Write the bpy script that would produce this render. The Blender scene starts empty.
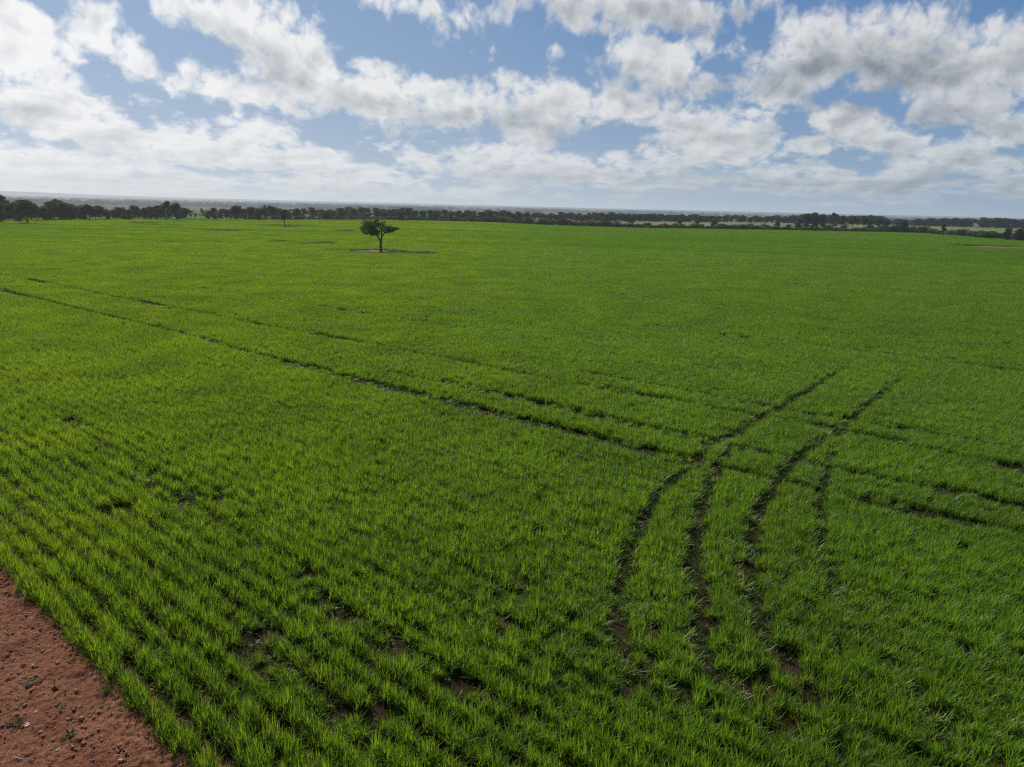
import bpy, math, random
import numpy as np
from mathutils import Vector, Matrix, noise as mn

R = math.radians
SC = bpy.context.scene
COL = SC.collection
rng = np.random.default_rng(11)
random.seed(11)

# ------------------------------------------------------------------ viewpoint
CAM_H, FOCAL_PX = 6.0, 731.0
ROLL = R(1.33)
PITCH = math.atan(177.5 * math.cos(ROLL) / FOCAL_PX)
SUN_AZ, SUN_EL = R(-29), R(38)          # from +Y, negative = towards -X


def ground_at(px, py, z=0.0):
    """point of the ground seen at a pixel of the photograph (survey of the field)"""
    a, b = px - 512, py - 383.5
    xr = a * math.cos(ROLL) + b * math.sin(ROLL)
    yr = -a * math.sin(ROLL) + b * math.cos(ROLL)
    x, t = xr / FOCAL_PX, yr / FOCAL_PX
    f = math.cos(PITCH) - math.sin(PITCH) * t
    d = math.sin(PITCH) + math.cos(PITCH) * t
    s = (CAM_H - z) / d
    return x * s, f * s


def bearing(px, dist):
    """ground point at a plan distance on the bearing of a column near the horizon"""
    x = (px - 512) / FOCAL_PX / math.cos(PITCH) 
    l = math.hypot(x, 1.0)
    return x / l * dist, dist / l


def sky_dir(px, py):
    a, b = px - 512, py - 383.5
    xr = a * math.cos(ROLL) + b * math.sin(ROLL)
    yr = -a * math.sin(ROLL) + b * math.cos(ROLL)
    x, t = xr / FOCAL_PX, yr / FOCAL_PX
    f = math.cos(PITCH) - math.sin(PITCH) * t
    d = math.sin(PITCH) + math.cos(PITCH) * t
    return math.degrees(math.atan2(x, f)), math.degrees(math.atan2(-d, math.hypot(x, f)))


# ------------------------------------------------------------------ node helper
class NT:
    def __init__(self, nt):
        self.nt = nt; nt.nodes.clear()

    def n(self, t, **kw):
        nd = self.nt.nodes.new(t)
        for k, v in kw.items():
            setattr(nd, k, v)
        return nd

    def put(self, sock, v):
        if hasattr(v, 'is_linked') or isinstance(v, bpy.types.NodeSocket):
            self.nt.links.new(v, sock)
        elif v is not None:
            if isinstance(v, (tuple, list)) and len(v) == 3 and sock.type == 'RGBA':
                v = (*v, 1)
            sock.default_value = v

    def m(self, op, a, b=None, c=None, clamp=False):
        nd = self.n('ShaderNodeMath', operation=op, use_clamp=clamp)
        for i, v in enumerate((a, b, c)):
            if v is not None: self.put(nd.inputs[i], v)
        return nd.outputs[0]

    def vm(self, op, a, b=None, s=None):
        nd = self.n('ShaderNodeVectorMath', operation=op)
        self.put(nd.inputs[0], a)
        if b is not None: self.put(nd.inputs[1], b)
        if s is not None: self.put(nd.inputs['Scale'], s)
        return nd.outputs['Value'] if op in ('LENGTH', 'DOT_PRODUCT', 'DISTANCE') else nd.outputs[0]

    def noise(self, vec, scale, detail=4, rough=.55, dist=0.0, dim='3D', lac=2.0):
        nd = self.n('ShaderNodeTexNoise', noise_dimensions=dim)
        if vec is not None: self.put(nd.inputs['Vector'], vec)
        nd.inputs['Scale'].default_value = scale; nd.inputs['Detail'].default_value = detail
        nd.inputs['Roughness'].default_value = rough; nd.inputs['Distortion'].default_value = dist
        nd.inputs['Lacunarity'].default_value = lac
        return nd.outputs['Fac']

    def mr(self, v, a, b, c=0.0, d=1.0, smooth=False):
        nd = self.n('ShaderNodeMapRange', interpolation_type='SMOOTHSTEP' if smooth else 'LINEAR')
        for i, x in enumerate((v, a, b, c, d)): self.put(nd.inputs[i], x)
        return nd.outputs[0]

    def mix(self, f, a, b, blend='MIX'):
        nd = self.n('ShaderNodeMix', data_type='RGBA', blend_type=blend)
        self.put(nd.inputs[0], f); self.put(nd.inputs[6], a); self.put(nd.inputs[7], b)
        return nd.outputs[2]

    def mapping(self, vec, loc=(0, 0, 0), rot=(0, 0, 0), scale=(1, 1, 1), kind='POINT'):
        nd = self.n('ShaderNodeMapping', vector_type=kind)
        self.put(nd.inputs[0], vec)
        nd.inputs[1].default_value = loc; nd.inputs[2].default_value = rot; nd.inputs[3].default_value = scale
        return nd.outputs[0]

    def pos(self):
        return self.n('ShaderNodeNewGeometry').outputs['Position']

    def attr(self, name):
        return self.n('ShaderNodeAttribute', attribute_name=name).outputs['Fac']


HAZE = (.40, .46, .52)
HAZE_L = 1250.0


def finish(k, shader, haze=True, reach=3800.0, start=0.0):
    """output, with aerial haze painted on as emission that grows with distance over the plain"""
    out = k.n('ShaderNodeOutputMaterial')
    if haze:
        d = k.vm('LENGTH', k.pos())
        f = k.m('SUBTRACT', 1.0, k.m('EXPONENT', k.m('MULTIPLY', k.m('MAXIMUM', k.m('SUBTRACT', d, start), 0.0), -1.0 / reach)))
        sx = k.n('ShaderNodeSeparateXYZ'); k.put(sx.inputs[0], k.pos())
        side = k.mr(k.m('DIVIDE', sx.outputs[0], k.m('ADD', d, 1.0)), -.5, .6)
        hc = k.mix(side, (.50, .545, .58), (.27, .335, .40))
        e = k.n('ShaderNodeEmission'); k.put(e.inputs[0], hc); e.inputs[1].default_value = 1  # haze painted onto the surface as a glow, paler toward the west
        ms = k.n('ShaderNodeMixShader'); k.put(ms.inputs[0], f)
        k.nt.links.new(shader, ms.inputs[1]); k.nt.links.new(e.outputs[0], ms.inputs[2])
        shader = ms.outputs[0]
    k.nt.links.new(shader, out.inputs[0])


def mat(name):
    m = bpy.data.materials.new(name); m.use_nodes = True
    return m, NT(m.node_tree)


def principled(k, col, rough=.8, spec=.3, normal=None):
    p = k.n('ShaderNodeBsdfPrincipled')
    k.put(p.inputs['Base Color'], col); k.put(p.inputs['Roughness'], rough)
    p.inputs['Specular IOR Level'].default_value = spec
    if normal is not None: k.put(p.inputs['Normal'], normal)
    return p.outputs[0]


def bump(k, h, strength=.5, dist=.02):
    b = k.n('ShaderNodeBump'); k.put(b.inputs['Height'], h)
    b.inputs['Strength'].default_value = strength; b.inputs['Distance'].default_value = dist
    return b.outputs[0]


# ------------------------------------------------------------------ materials
def leaf_shader(k, col, trans_col, tf, rough, spec):
    p = principled(k, col, rough, spec)
    t = k.n('ShaderNodeBsdfTranslucent'); k.put(t.inputs[0], trans_col)
    ms = k.n('ShaderNodeMixShader'); k.put(ms.inputs[0], tf)
    k.nt.links.new(p, ms.inputs[1]); k.nt.links.new(t.outputs[0], ms.inputs[2])
    return ms.outputs[0]


def mat_wheat(far=False, gloss=.19):
    m, k = mat('wheat_leaf_far' if far else 'wheat_leaf')
    q = .4 if far else 1.0
    P = k.pos()
    tint, hgt, dry = k.attr('tint'), k.attr('hgt'), k.attr('dry')
    big = k.noise(k.mapping(P, scale=(.6, 1.5, 0)), .03, 5, .62)
    med = k.noise(k.mapping(P, scale=(1, 1, 0)), .33, 4, .6)
    s = k.n('ShaderNodeSeparateXYZ'); k.put(s.inputs[0], P)
    # yellower, brighter west: sun-side glare painted into the leaf colour
    west = k.mr(k.m('ADD', s.outputs[0], k.m('MULTIPLY', k.m('SUBTRACT', big, .5), 26)), -13, 9)
    base = k.mix(west, (.222, .318, .016), (.112, .238, .022))
    base = k.mix(k.mr(big, .35, .66, 0, .85), base, (.142, .276, .018))
    base = k.mix(k.mr(med, .38, .7, 0, .75), base, (.058, .125, .018))
    base = k.mix(k.mr(tint, .0, 1.0, 0, .45 * q), base, (.20, .28, .04))
    base = k.mix(k.mr(hgt, .0, .62, .97 * (.6 if far else 1), 0), base, (.014, .026, .006))  # leaf bases darkened: shade inside the canopy painted into the colour
    base = k.mix(dry, base, (.40, .43, .15))
    tr = k.mix(1.0, base, (1.5, 1.45, .55), 'MULTIPLY')
    if far:
        st = k.noise(k.mapping(P, scale=(.25, 1.5, 0)), .06, 5, .65)
        base = k.mix(k.mr(st, .45, .7, 0, .85), base, (.082, .158, .018))
        tr = k.mix(1.0, base, (1.5, 1.45, .55), 'MULTIPLY')
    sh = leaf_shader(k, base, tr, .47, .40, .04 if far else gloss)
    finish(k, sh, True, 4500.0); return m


def mat_soil():
    m, k = mat('red_soil')
    P = k.pos()
    a = k.noise(P, 1.3, 6, .6); b = k.noise(P, 22, 6, .65); c = k.noise(P, 90, 3, .6)
    col = k.mix(k.mr(a, .35, .68), (.205, .080, .042), (.310, .140, .076))
    col = k.mix(k.mr(b, .42, .72, 0, .8), col, (.080, .036, .026))
    col = k.mix(k.mr(c, .60, .78, 0, .6), col, (.33, .19, .13))
    h = k.m('ADD', k.m('MULTIPLY', b, .7), k.m('MULTIPLY', c, .3))
    sh = principled(k, col, .95, .1, bump(k, h, 1.0, .06))
    finish(k, sh, False); return m


def mat_ground():
    """soil under the crop, grading to hazy paddocks and scrub over the plain"""
    m, k = mat('plain_ground')
    P = k.pos()
    d = k.vm('LENGTH', P)
    a = k.noise(P, 2.1, 6, .6); b = k.noise(P, 30, 4, .6)
    soil = k.mix(k.mr(a, .35, .68), (.030, .018, .010), (.046, .026, .015))  # soil colour darkened to paint in the shade between rows
    soil = k.mix(k.mr(b, .45, .7, 0, .6), soil, (.022, .014, .010))
    # far paddocks
    vor = k.n('ShaderNodeTexVoronoi'); k.put(vor.inputs['Vector'], P)
    vor.inputs['Scale'].default_value = .0011
    pc = k.n('ShaderNodeSeparateColor'); k.put(pc.inputs[0], vor.outputs['Color'])
    pad = k.mix(pc.outputs[0], (.075, .110, .035), (.22, .19, .105))
    pad = k.mix(k.m('MULTIPLY', pc.outputs[1], .5), pad, (.05, .07, .04))
    scr = k.noise(P, .009, 6, .7)
    pad = k.mix(k.mr(scr, .44, .60, 0, .85), pad, (.025, .035, .024))
    near = k.mix(k.mr(k.noise(P, .05, 5, .6), .35, .65), (.034, .052, .024), (.075, .088, .042))
    pad = k.mix(k.mr(d, 450, 800), near, pad)
    soil = k.mix(k.mr(d, 40, 75), soil, (.034, .032, .014))
    col = k.mix(k.mr(d, 215, 262), soil, pad)
    sh = principled(k, col, .95, .05, bump(k, b, .6, .02))
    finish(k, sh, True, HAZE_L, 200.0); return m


def mat_simple(name, c1, c2, scale, rough=.85, spec=.2, haze=True, bstr=.6, bdist=.01, lo=.4, hi=.65, reach=3800.0):
    m, k = mat(name)
    n = k.noise(k.pos(), scale, 6, .62)
    col = k.mix(k.mr(n, lo, hi), c1, c2)
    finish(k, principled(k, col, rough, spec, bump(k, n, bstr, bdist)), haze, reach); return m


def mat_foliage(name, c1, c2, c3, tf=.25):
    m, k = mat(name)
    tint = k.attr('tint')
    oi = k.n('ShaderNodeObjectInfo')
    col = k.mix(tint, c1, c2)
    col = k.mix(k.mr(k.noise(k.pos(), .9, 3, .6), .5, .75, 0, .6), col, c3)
    col = k.mix(1.0, col, oi.outputs['Color'], 'MULTIPLY')
    sh = leaf_shader(k, col, k.mix(1.0, col, (1.2, 1.25, .6), 'MULTIPLY'), tf, .7, .08)
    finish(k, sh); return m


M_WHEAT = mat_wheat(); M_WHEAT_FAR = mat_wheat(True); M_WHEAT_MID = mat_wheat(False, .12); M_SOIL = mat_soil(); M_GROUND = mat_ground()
M_PADDOCK = mat_simple('pasture', (.105, .130, .045), (.175, .180, .075), .05, .95, .05, bdist=.05)
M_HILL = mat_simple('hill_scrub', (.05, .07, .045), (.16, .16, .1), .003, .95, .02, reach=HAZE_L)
M_BARK = mat_simple('eucalypt_bark', (.040, .034, .028), (.10, .086, .072), 6, .9, .1)
M_PALEBARK = mat_simple('pale_bark', (.22, .20, .175), (.38, .35, .31), 4, .9, .1)
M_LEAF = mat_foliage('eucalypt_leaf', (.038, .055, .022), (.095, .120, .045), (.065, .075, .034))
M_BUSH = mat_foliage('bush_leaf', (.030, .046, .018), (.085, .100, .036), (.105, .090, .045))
M_STONE = mat_simple('pale_stone', (.33, .25, .20), (.52, .44, .38), 40, .8, .3, False)
M_DARKSTONE = mat_simple('grey_stone', (.10, .105, .115), (.36, .37, .39), 30, .7, .4, False)
M_TWIG = mat_simple('dry_twig', (.38, .33, .27), (.62, .57, .5), 60, .8, .2, False)
M_CLOD = mat_simple('soil_clod', (.20, .085, .050), (.36, .180, .115), 25, .95, .08, False, .8, .01)
M_WEED = mat_foliage('weed_leaf', (.045, .062, .030), (.115, .135, .075), (.085, .075, .05))
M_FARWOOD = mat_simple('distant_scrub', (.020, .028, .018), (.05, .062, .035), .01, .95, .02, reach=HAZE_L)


# ------------------------------------------------------------------ mesh helpers
def mesh_np(name, V, F, material, attrs=None, smooth=False):
    """V (n,3), F list of index arrays of equal or mixed length given as (loops, starts)"""
    me = bpy.data.meshes.new(name)
    V = np.asarray(V, dtype=np.float32)
    loops = np.concatenate([np.asarray(f).ravel() for f in F]).astype(np.int32)
    tot = np.concatenate([np.full(len(f), np.asarray(f).shape[1]) for f in F]).astype(np.int32)
    starts = np.concatenate([[0], np.cumsum(tot)[:-1]]).astype(np.int32)
    me.vertices.add(len(V)); me.vertices.foreach_set('co', V.ravel())
    me.loops.add(len(loops)); me.loops.foreach_set('vertex_index', loops)
    me.polygons.add(len(tot)); me.polygons.foreach_set('loop_start', starts)
    me.polygons.foreach_set('loop_total', tot)
    if smooth: me.polygons.foreach_set('use_smooth', np.ones(len(tot), dtype=bool))
    for an, av in (attrs or {}).items():
        at = me.attributes.new(an, 'FLOAT', 'POINT'); at.data.foreach_set('value', np.asarray(av, dtype=np.float32))
    me.update(calc_edges=True); me.validate()
    me.materials.append(material)
    return me


def link(name, me, parent=None, loc=(0, 0, 0), rotz=0, scale=(1, 1, 1), **props):
    o = bpy.data.objects.new(name, me); COL.objects.link(o)
    o.parent = parent; o.location = loc; o.rotation_euler = (0, 0, rotz); o.scale = scale
    for a, b in props.items(): o[a] = b
    return o


def blades(r, n, base, L, W, lean, curl, nseg, az=None, flat=0.0):
    """n curved tapering leaves. returns verts, quads, tris, h (0..1 along)"""
    base = np.asarray(base, dtype=float)
    if az is None: az = r.uniform(0, 2 * np.pi, n)
    side = np.stack([-np.sin(az), np.cos(az), np.zeros(n)], 1)
    tw = r.uniform(-.6, .6, n)
    side = side * np.cos(tw)[:, None] + np.array([0, 0, 1.0]) * np.sin(tw)[:, None] * .5
    pts = [base.copy()]; ang = lean.copy()
    for s in range(nseg):
        st = (L / nseg)[:, None]
        dv = np.stack([np.sin(ang) * np.cos(az), np.sin(ang) * np.sin(az), np.cos(ang)], 1)
        p = pts[-1] + dv * st
        p[:, 2] = np.maximum(p[:, 2], .006)
        pts.append(p); ang = ang + curl / nseg * (.5 + s / nseg)
        az = az + r.normal(0, .12, n)
    prof = [.55, 1.0, .95, .7, .4][:nseg] if nseg > 2 else [.8, 1.0, .7][:nseg]
    V, hh = [], []
    for s in range(nseg):
        w = (W * prof[s] * .5)[:, None] * side
        V += [pts[s] - w, pts[s] + w]; hh += [np.full(n, s / nseg)] * 2
    V.append(pts[nseg]); hh.append(np.ones(n))
    nv = 2 * nseg + 1
    V = np.stack(V, 1).reshape(-1, 3); hh = np.stack(hh, 1).ravel()
    b0 = np.arange(n)[:, None] * nv
    quads = np.concatenate([b0 + np.array([[2 * s, 2 * s + 1, 2 * s + 3, 2 * s + 2]]) for s in range(nseg - 1)])
    tris = b0 + np.array([[2 * nseg - 2, 2 * nseg - 1, 2 * nseg]])
    return V, quads, tris, hh, nv


def wheat_strip(name, r, length, rows, per_m, blades_per, nseg=3, crushed=False, short=False, wmul=1.0, material=None, spread=.055, bushy=.32):
    """plants of one or more drill rows; x along the row"""
    bx = []
    for j in range(rows):
        n = int(length * per_m)
        xs = (np.arange(n) + r.uniform(-.45, .45, n)) / per_m - length / 2
        ys = (j - (rows - 1) / 2) * ROW + r.normal(0, spread, n)
        bx.append(np.stack([xs, ys], 1))
    bx = np.concatenate(bx)
    vig = r.uniform(.6, 1.18, len(bx))
    idx = np.repeat(np.arange(len(bx)), blades_per); n = len(idx)
    base = np.zeros((n, 3)); base[:, :2] = bx[idx] + r.normal(0, .012, (n, 2))
    if short:
        L = r.uniform(.05, .13, n); lean = r.uniform(.3, 1.5, n); curl = r.uniform(.2, 1.2, n); W = r.uniform(.006, .011, n)
    elif crushed:
        L = r.uniform(.10, .22, n); lean = r.uniform(.8, 1.5, n); curl = r.uniform(-.1, .4, n)
        W = r.uniform(.007, .012, n)
    else:
        L = r.uniform(.12, .30, n) * vig[idx]; lean = np.abs(r.normal(bushy, .32, n)); curl = r.uniform(.05, 1.4, n) ** 1.2
        W = r.uniform(.006, .0105, n) * wmul
    V, q, t, hh, nv = blades(r, n, base, L, W, lean, curl, nseg)
    pt = np.repeat(r.uniform(0, 1, len(bx))[idx] * .6 + r.uniform(0, .4, n), nv)
    dry = (r.uniform(0, 1, n) < (.50 if crushed else .008)) * r.uniform(.2, .65, n)
    return mesh_np(name, V, [q, t], material or M_WHEAT, {'tint': pt, 'hgt': hh * .26 if short else (hh if not crushed else hh * .3 + .7),  # short plants held near the dark base tone, painting shade into the ruts
                                             'dry': np.repeat(dry, nv)})


# ------------------------------------------------------------------ field survey
ROW = .35
TH = R(51.6)
CT, ST = math.cos(TH), math.sin(TH)


def to_uw(x, y): return x * CT + y * ST, -x * ST + y * CT
def to_xy(u, w): return u * CT - w * ST, u * ST + w * CT


def row_bend(u0, w):
    """the first rows swing gently along the headland"""
    return .046 * np.clip(1 - u0 / 15, 0, 1) * np.minimum(w, 40) + .10 * np.sin(w * .09 + u0 * .05)


FIELD = [(-420, -60), (-420, 120), (-200, 165), (-133, 193), (-112, 222), (-86, 243), (-61, 268), (-28, 271), (-5, 265), (14, 247), (40, 243),
         (64, 254), (88, 268), (120, 286), (150, 292), (162, 262), (175, 240), (260, 190), (320, -60)]


def in_poly(x, y, poly):
    ins = np.zeros(len(x), bool); j = len(poly) - 1
    for i in range(len(poly)):
        xi, yi = poly[i]; xj, yj = poly[j]
        c = ((yi > y) != (yj > y)) & (x < (xj - xi) * (y - yi) / (yj - yi + 1e-9) + xi)
        ins ^= c; j = i
    return ins


def seg_dist(x, y, pts):
    best = np.full(len(x), 1e9); al = np.zeros(len(x)); acc = 0.0
    for (ax, ay), (bx, by) in zip(pts[:-1], pts[1:]):
        dx, dy = bx - ax, by - ay; l2 = dx * dx + dy * dy; l = math.sqrt(l2)
        t = np.clip(((x - ax) * dx + (y - ay) * dy) / l2, 0, 1)
        d = np.hypot(x - ax - t * dx, y - ay - t * dy)
        k = d < best; best = np.where(k, d, best); al = np.where(k, acc + t * l, al); acc += l
    return best, al


def smooth_path(p, n=5):
    out = []
    for i in range(len(p) - 1):
        p0, p1, p2, p3 = p[max(i - 1, 0)], p[i], p[i + 1], p[min(i + 2, len(p) - 1)]
        for s in range(n):
            t = s / n
            out.append(tuple(.5 * ((2 * p1[c]) + (-p0[c] + p2[c]) * t + (2 * p0[c] - 5 * p1[c] + 4 * p2[c] - p3[c]) * t * t
                                   + (-p0[c] + 3 * p1[c] - 3 * p2[c] + p3[c]) * t ** 3) for c in (0, 1)))
    return out + [p[-1]]


# turning tracks across the rows, metres
CURVED = [
    ([(13.9, 29.4), (9.97, 24.04), (7.87, 21.43), (6.52, 19.7), (5.24, 18.2), (4.36, 16.56), (3.58, 15.36), (2.92, 14.04),
      (2.51, 12.93), (2.12, 11.81), (1.78, 10.53), (1.62, 9.3), (1.7, 8.0)], .17, 1.0),
    ([(7.3, 20.6), (6.3, 19.2), (5.04, 16.61), (4.27, 14.87), (3.62, 12.98), (3.23, 11.53), (2.97, 10.05), (2.75, 8.88), (2.75, 7.7)], .19, 1.0),
    ([(15.0, 27.6), (14.43, 26.53), (10.86, 21.9), (8.78, 19.23), (7.13, 17.25), (5.88, 15.2), (4.9, 13.47), (4.34, 11.92), (3.93, 10.63),
      (3.74, 9.6), (3.71, 8.92), (3.85, 7.9)], .18, 1.0),
    ([(9.9, 20.5), (8.93, 19.06), (7.38, 16.16), (6.34, 13.98), (5.72, 12.34), (5.34, 10.69), (5.24, 9.66), (5.22, 9.23), (5.23, 8.45), (5.19, 7.56),
      (5.19, 6.9)], .15, .75),
]
CURVED = [(smooth_path(p), h, s) for p, h, s in CURVED]
# wheel lines parallel to the rows: (u at w, w0, w1, strength)
STRAIGHT = [
    ([(-4, 20.9), (0.6, 20.7), (4, 21.1), (7.4, 20.97), (11, 20.65), (19.3, 20.46), (30, 20.1), (42, 19.8), (52, 19.65), (66, 19.45), (90, 19.2)], .95),
    ([(-4, 16.3), (0.3, 16.25), (4.9, 15.95), (9, 15.8), (14, 15.79), (22, 15.7), (27, 15.85), (30, 16.1), (43, 16.05), (60, 15.9)], .95),
    ([(-4, 17.95), (1.4, 17.93), (5, 17.66), (8.3, 17.55), (14, 17.5), (22, 17.4)], .8),
    ([(-4, 22.65), (.8, 22.62), (4.2, 22.44), (9, 22.3), (16, 22.2)], .6),
    ([(3.4, 6.02), (5.1, 6.02), (6.7, 6.12), (8, 6.12), (9.5, 6.3)], .68),
    ([(9, 6.25), (11, 6.47), (15.5, 6.85), (20.5, 7.3), (26, 7.5)], .40),
    ([(4.2, 4.85), (5.3, 4.8), (6.5, 4.70), (7.2, 4.76), (8, 4.84), (8.8, 4.95), (10.5, 5.0)], .64),
    ([(2.6, 7.28), (3.4, 7.28), (4.3, 7.3)], .8),
    ([(16, 26.4), (24, 26.2), (40, 26.0), (55, 25.6)], .35),
    ([(-10, 34.6), (4, 34.4), (20, 34.2)], .45),
    ([(-14, 45.5), (0, 45.2), (30, 45)], .35),
]
# bare or thin places: x, y, rx, ry, rot, amount
tx, ty = ground_at(381, 252)
TREE_XY = (tx, ty)
BARE = [
    (tx - 1.0, ty + .0, 4.8, 3.9, .0, 1.0), (tx + 3.6, ty - 1.2, 3.4, 2.9, .0, .9), (tx - 5.0, ty + 1.2, 2.3, 2.6, 0, .8),
    (*ground_at(142.5, 481), .33, .2, 1.0, .95), (*ground_at(160, 488), .4, .25, .6, .5), (*ground_at(213, 503), .35, .2, .4, .7),
    (*ground_at(122, 512), .25, .15, .4, .7),
    (*ground_at(353, 231), 3.5, 5.5, 0, .85), (*ground_at(303, 242.5), 6, 2.8, 0, .8), (*ground_at(322, 244.3), 4, 2.6, 0, .8), (*ground_at(276, 236), 3.5, 3.5, 0, .6), 
    (*ground_at(286, 226), 7, 9, 0, .9),
    (*ground_at(146, 223.3), 3.6, 7, 0, .9), (*ground_at(224, 231), 4.5, 7, 0, .85), (*ground_at(178, 226.5), 6, 5, 0, .5), (*ground_at(165, 225), 5, 5, 0, .4),
    (*ground_at(1012, 247.3), 11, 6.5, .0, .97), (*ground_at(975, 246.5), 7, 6, .0, .9),
    (*ground_at(795, 286), 1.4, .8, .3, .5), (*ground_at(800, 289), 1.0, .5, .3, .6),
    (*ground_at(668, 700), .45, .12, -.5, .6), (*ground_at(700, 730), .4, .2, -.4, .3), (*ground_at(820, 745), .9, .3, -.2, .35),
    (*ground_at(492, 597), .18, .1, 0, .8), (*ground_at(518, 590), .2, .1, 0, .6),
    (*ground_at(960, 550), .25, .12, .2, .8),
]


def vnoise(x, y, s, seed=0.0):
    return np.array([mn.noise(Vector((a * s, b * s, seed))) for a, b in zip(x, y)])


def wedge_ok(x, y, d):
    a = np.degrees(np.arctan2(x, y))
    return ((a > -42) & (a < 42)) | (d < 12)


def survey(step, u0i, u1i, dmin, dmax):
    """drill-row positions between two distances from the viewpoint"""
    ks = np.arange(u0i, u1i)
    W = np.arange(-160 if dmax > 50 else -40, dmax, step)
    kk, ww = np.meshgrid(ks, W, indexing='ij'); kk = kk.ravel(); ww = ww.ravel()
    u0 = 2.91 + kk * ROW
    # quick cull before the costly steps
    x, y = to_xy(u0, ww); d = np.hypot(x, y)
    q = (d < dmax + 3) & (d > dmin - 3) & (y > 0)
    kk, ww, u0 = kk[q], ww[q], u0[q]
    ww = ww + rng.uniform(-.3, .3, len(ww)) * step * .5
    u = u0 + row_bend(u0, ww) + rng.normal(0, .012, len(ww))
    u = u + np.where((kk >= 1) & (ww < 9), .03, 0)
    x, y = to_xy(u, ww); d = np.hypot(x, y)
    q = (d >= dmin) & (d < dmax) & wedge_ok(x, y, d) & in_poly(x, y, FIELD)
    return kk[q], u[q], ww[q], x[q], y[q], d[q]


def track_amount(x, y, u, w):
    amt = np.zeros(len(x)); crush = np.zeros(len(x))
    for pts, half, s in CURVED:
        half = half * 1.02
        dd, al = seg_dist(x, y, pts)
        vary = .80 + .35 * np.sin(al * 2.1 + half * 90) * np.sin(al * .77 + half * 33)
        fade = np.clip(al / 5, .2, 1) * np.clip((al.max() - al) / .8, .4, 1)
        dj = dd + rng.normal(0, .02, len(dd))
        a = np.clip(1 - (dj - half * .72) / (half * .3), 0, 1) * np.clip(s * 1.1, 0, 1) * np.clip(vary + .35, .88, 1) * fade
        amt = np.maximum(amt, a)
        tail = np.clip((al - al.max() * .55) / 3, 0, 1) if s < .9 else 0
        crush = np.maximum(crush, np.maximum(np.exp(-((dd - half * 1.45) / .11) ** 2) * s * fade, np.exp(-(dd / .22) ** 2) * tail))
    for pts, s in STRAIGHT:
        ws = [p[0] for p in pts]; us = [p[1] for p in pts]
        ui = np.interp(w, ws, us); on = (w > ws[0]) & (w < ws[-1])
        vary = .78 + .3 * np.sin(w * 1.3 + us[0]) * np.sin(w * .41 + us[0] * 2)
        endf = np.clip(np.minimum(w - ws[0], ws[-1] - w) / 2.0, 0, 1)
        a = np.clip(1 - (np.abs(u - ui) - .195) / .05, 0, 1) * s * on * np.clip(vary + .3, .8, .97) * endf
        amt = np.maximum(amt, a)
        crush = np.maximum(crush, np.where(on, np.exp(-((ui - u - .30) / .12) ** 2) * s * .45 * endf, 0))
    for bx, by, rx, ry, rt, am in BARE:
        c, s_ = math.cos(rt), math.sin(rt)
        a_ = (x - bx) * c + (y - by) * s_; b_ = -(x - bx) * s_ + (y - by) * c
        wob = 1 + .25 * np.sin(a_ * 3.1 / rx + bx) + .15 * np.sin(b_ * 5 / ry)
        r_ = np.hypot(a_ / rx, b_ / ry) / wob
        amt = np.maximum(amt, np.clip((1.15 - r_) / .3, 0, 1) * am)
    return amt, crush


def instancer(name, coll, pos, rot, scl, idx, label, category):
    n = len(pos)
    me = bpy.data.meshes.new(name); me.vertices.add(n)
    me.vertices.foreach_set('co', np.asarray(pos, dtype=np.float32).ravel())
    a = me.attributes.new('rot', 'FLOAT_VECTOR', 'POINT'); a.data.foreach_set('vector', np.asarray(rot, dtype=np.float32).ravel())
    a = me.attributes.new('scl', 'FLOAT_VECTOR', 'POINT'); a.data.foreach_set('vector', np.asarray(scl, dtype=np.float32).ravel())
    a = me.attributes.new('idx', 'INT', 'POINT'); a.data.foreach_set('value', np.asarray(idx, dtype=np.int32))
    o = link(name, me); o['kind'] = 'stuff'; o['label'] = label; o['category'] = category
    g = bpy.data.node_groups.new(name + '_scatter', 'GeometryNodeTree')
    g.interface.new_socket('Geometry', in_out='INPUT', socket_type='NodeSocketGeometry')
    g.interface.new_socket('Geometry', in_out='OUTPUT', socket_type='NodeSocketGeometry')
    gi, go = g.nodes.new('NodeGroupInput'), g.nodes.new('NodeGroupOutput')
    ci = g.nodes.new('GeometryNodeCollectionInfo'); ci.inputs[0].default_value = coll
    ci.inputs['Separate Children'].default_value = True; ci.inputs['Reset Children'].default_value = True
    ip = g.nodes.new('GeometryNodeInstanceOnPoints'); ip.inputs['Pick Instance'].default_value = True

    def na(nm, t):
        q = g.nodes.new('GeometryNodeInputNamedAttribute'); q.data_type = t; q.inputs[0].default_value = nm
        return q.outputs[0]
    g.links.new(gi.outputs[0], ip.inputs['Points']); g.links.new(ci.outputs[0], ip.inputs['Instance'])
    g.links.new(na('idx', 'INT'), ip.inputs['Instance Index'])
    er = g.nodes.new('FunctionNodeEulerToRotation'); g.links.new(na('rot', 'FLOAT_VECTOR'), er.inputs[0])
    g.links.new(er.outputs[0], ip.inputs['Rotation']); g.links.new(na('scl', 'FLOAT_VECTOR'), ip.inputs['Scale'])
    g.links.new(ip.outputs[0], go.inputs[0])
    md = o.modifiers.new('scatter', 'NODES'); md.node_group = g
    return o


def source(name, meshes):
    c = bpy.data.collections.new(name)
    for i, me in enumerate(meshes):
        c.objects.link(bpy.data.objects.new('%s_%02d' % (name, i), me))
    return c


ROW_ANGLE = math.atan2(CT, -ST)       # heading of a row in the xy plane


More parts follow.
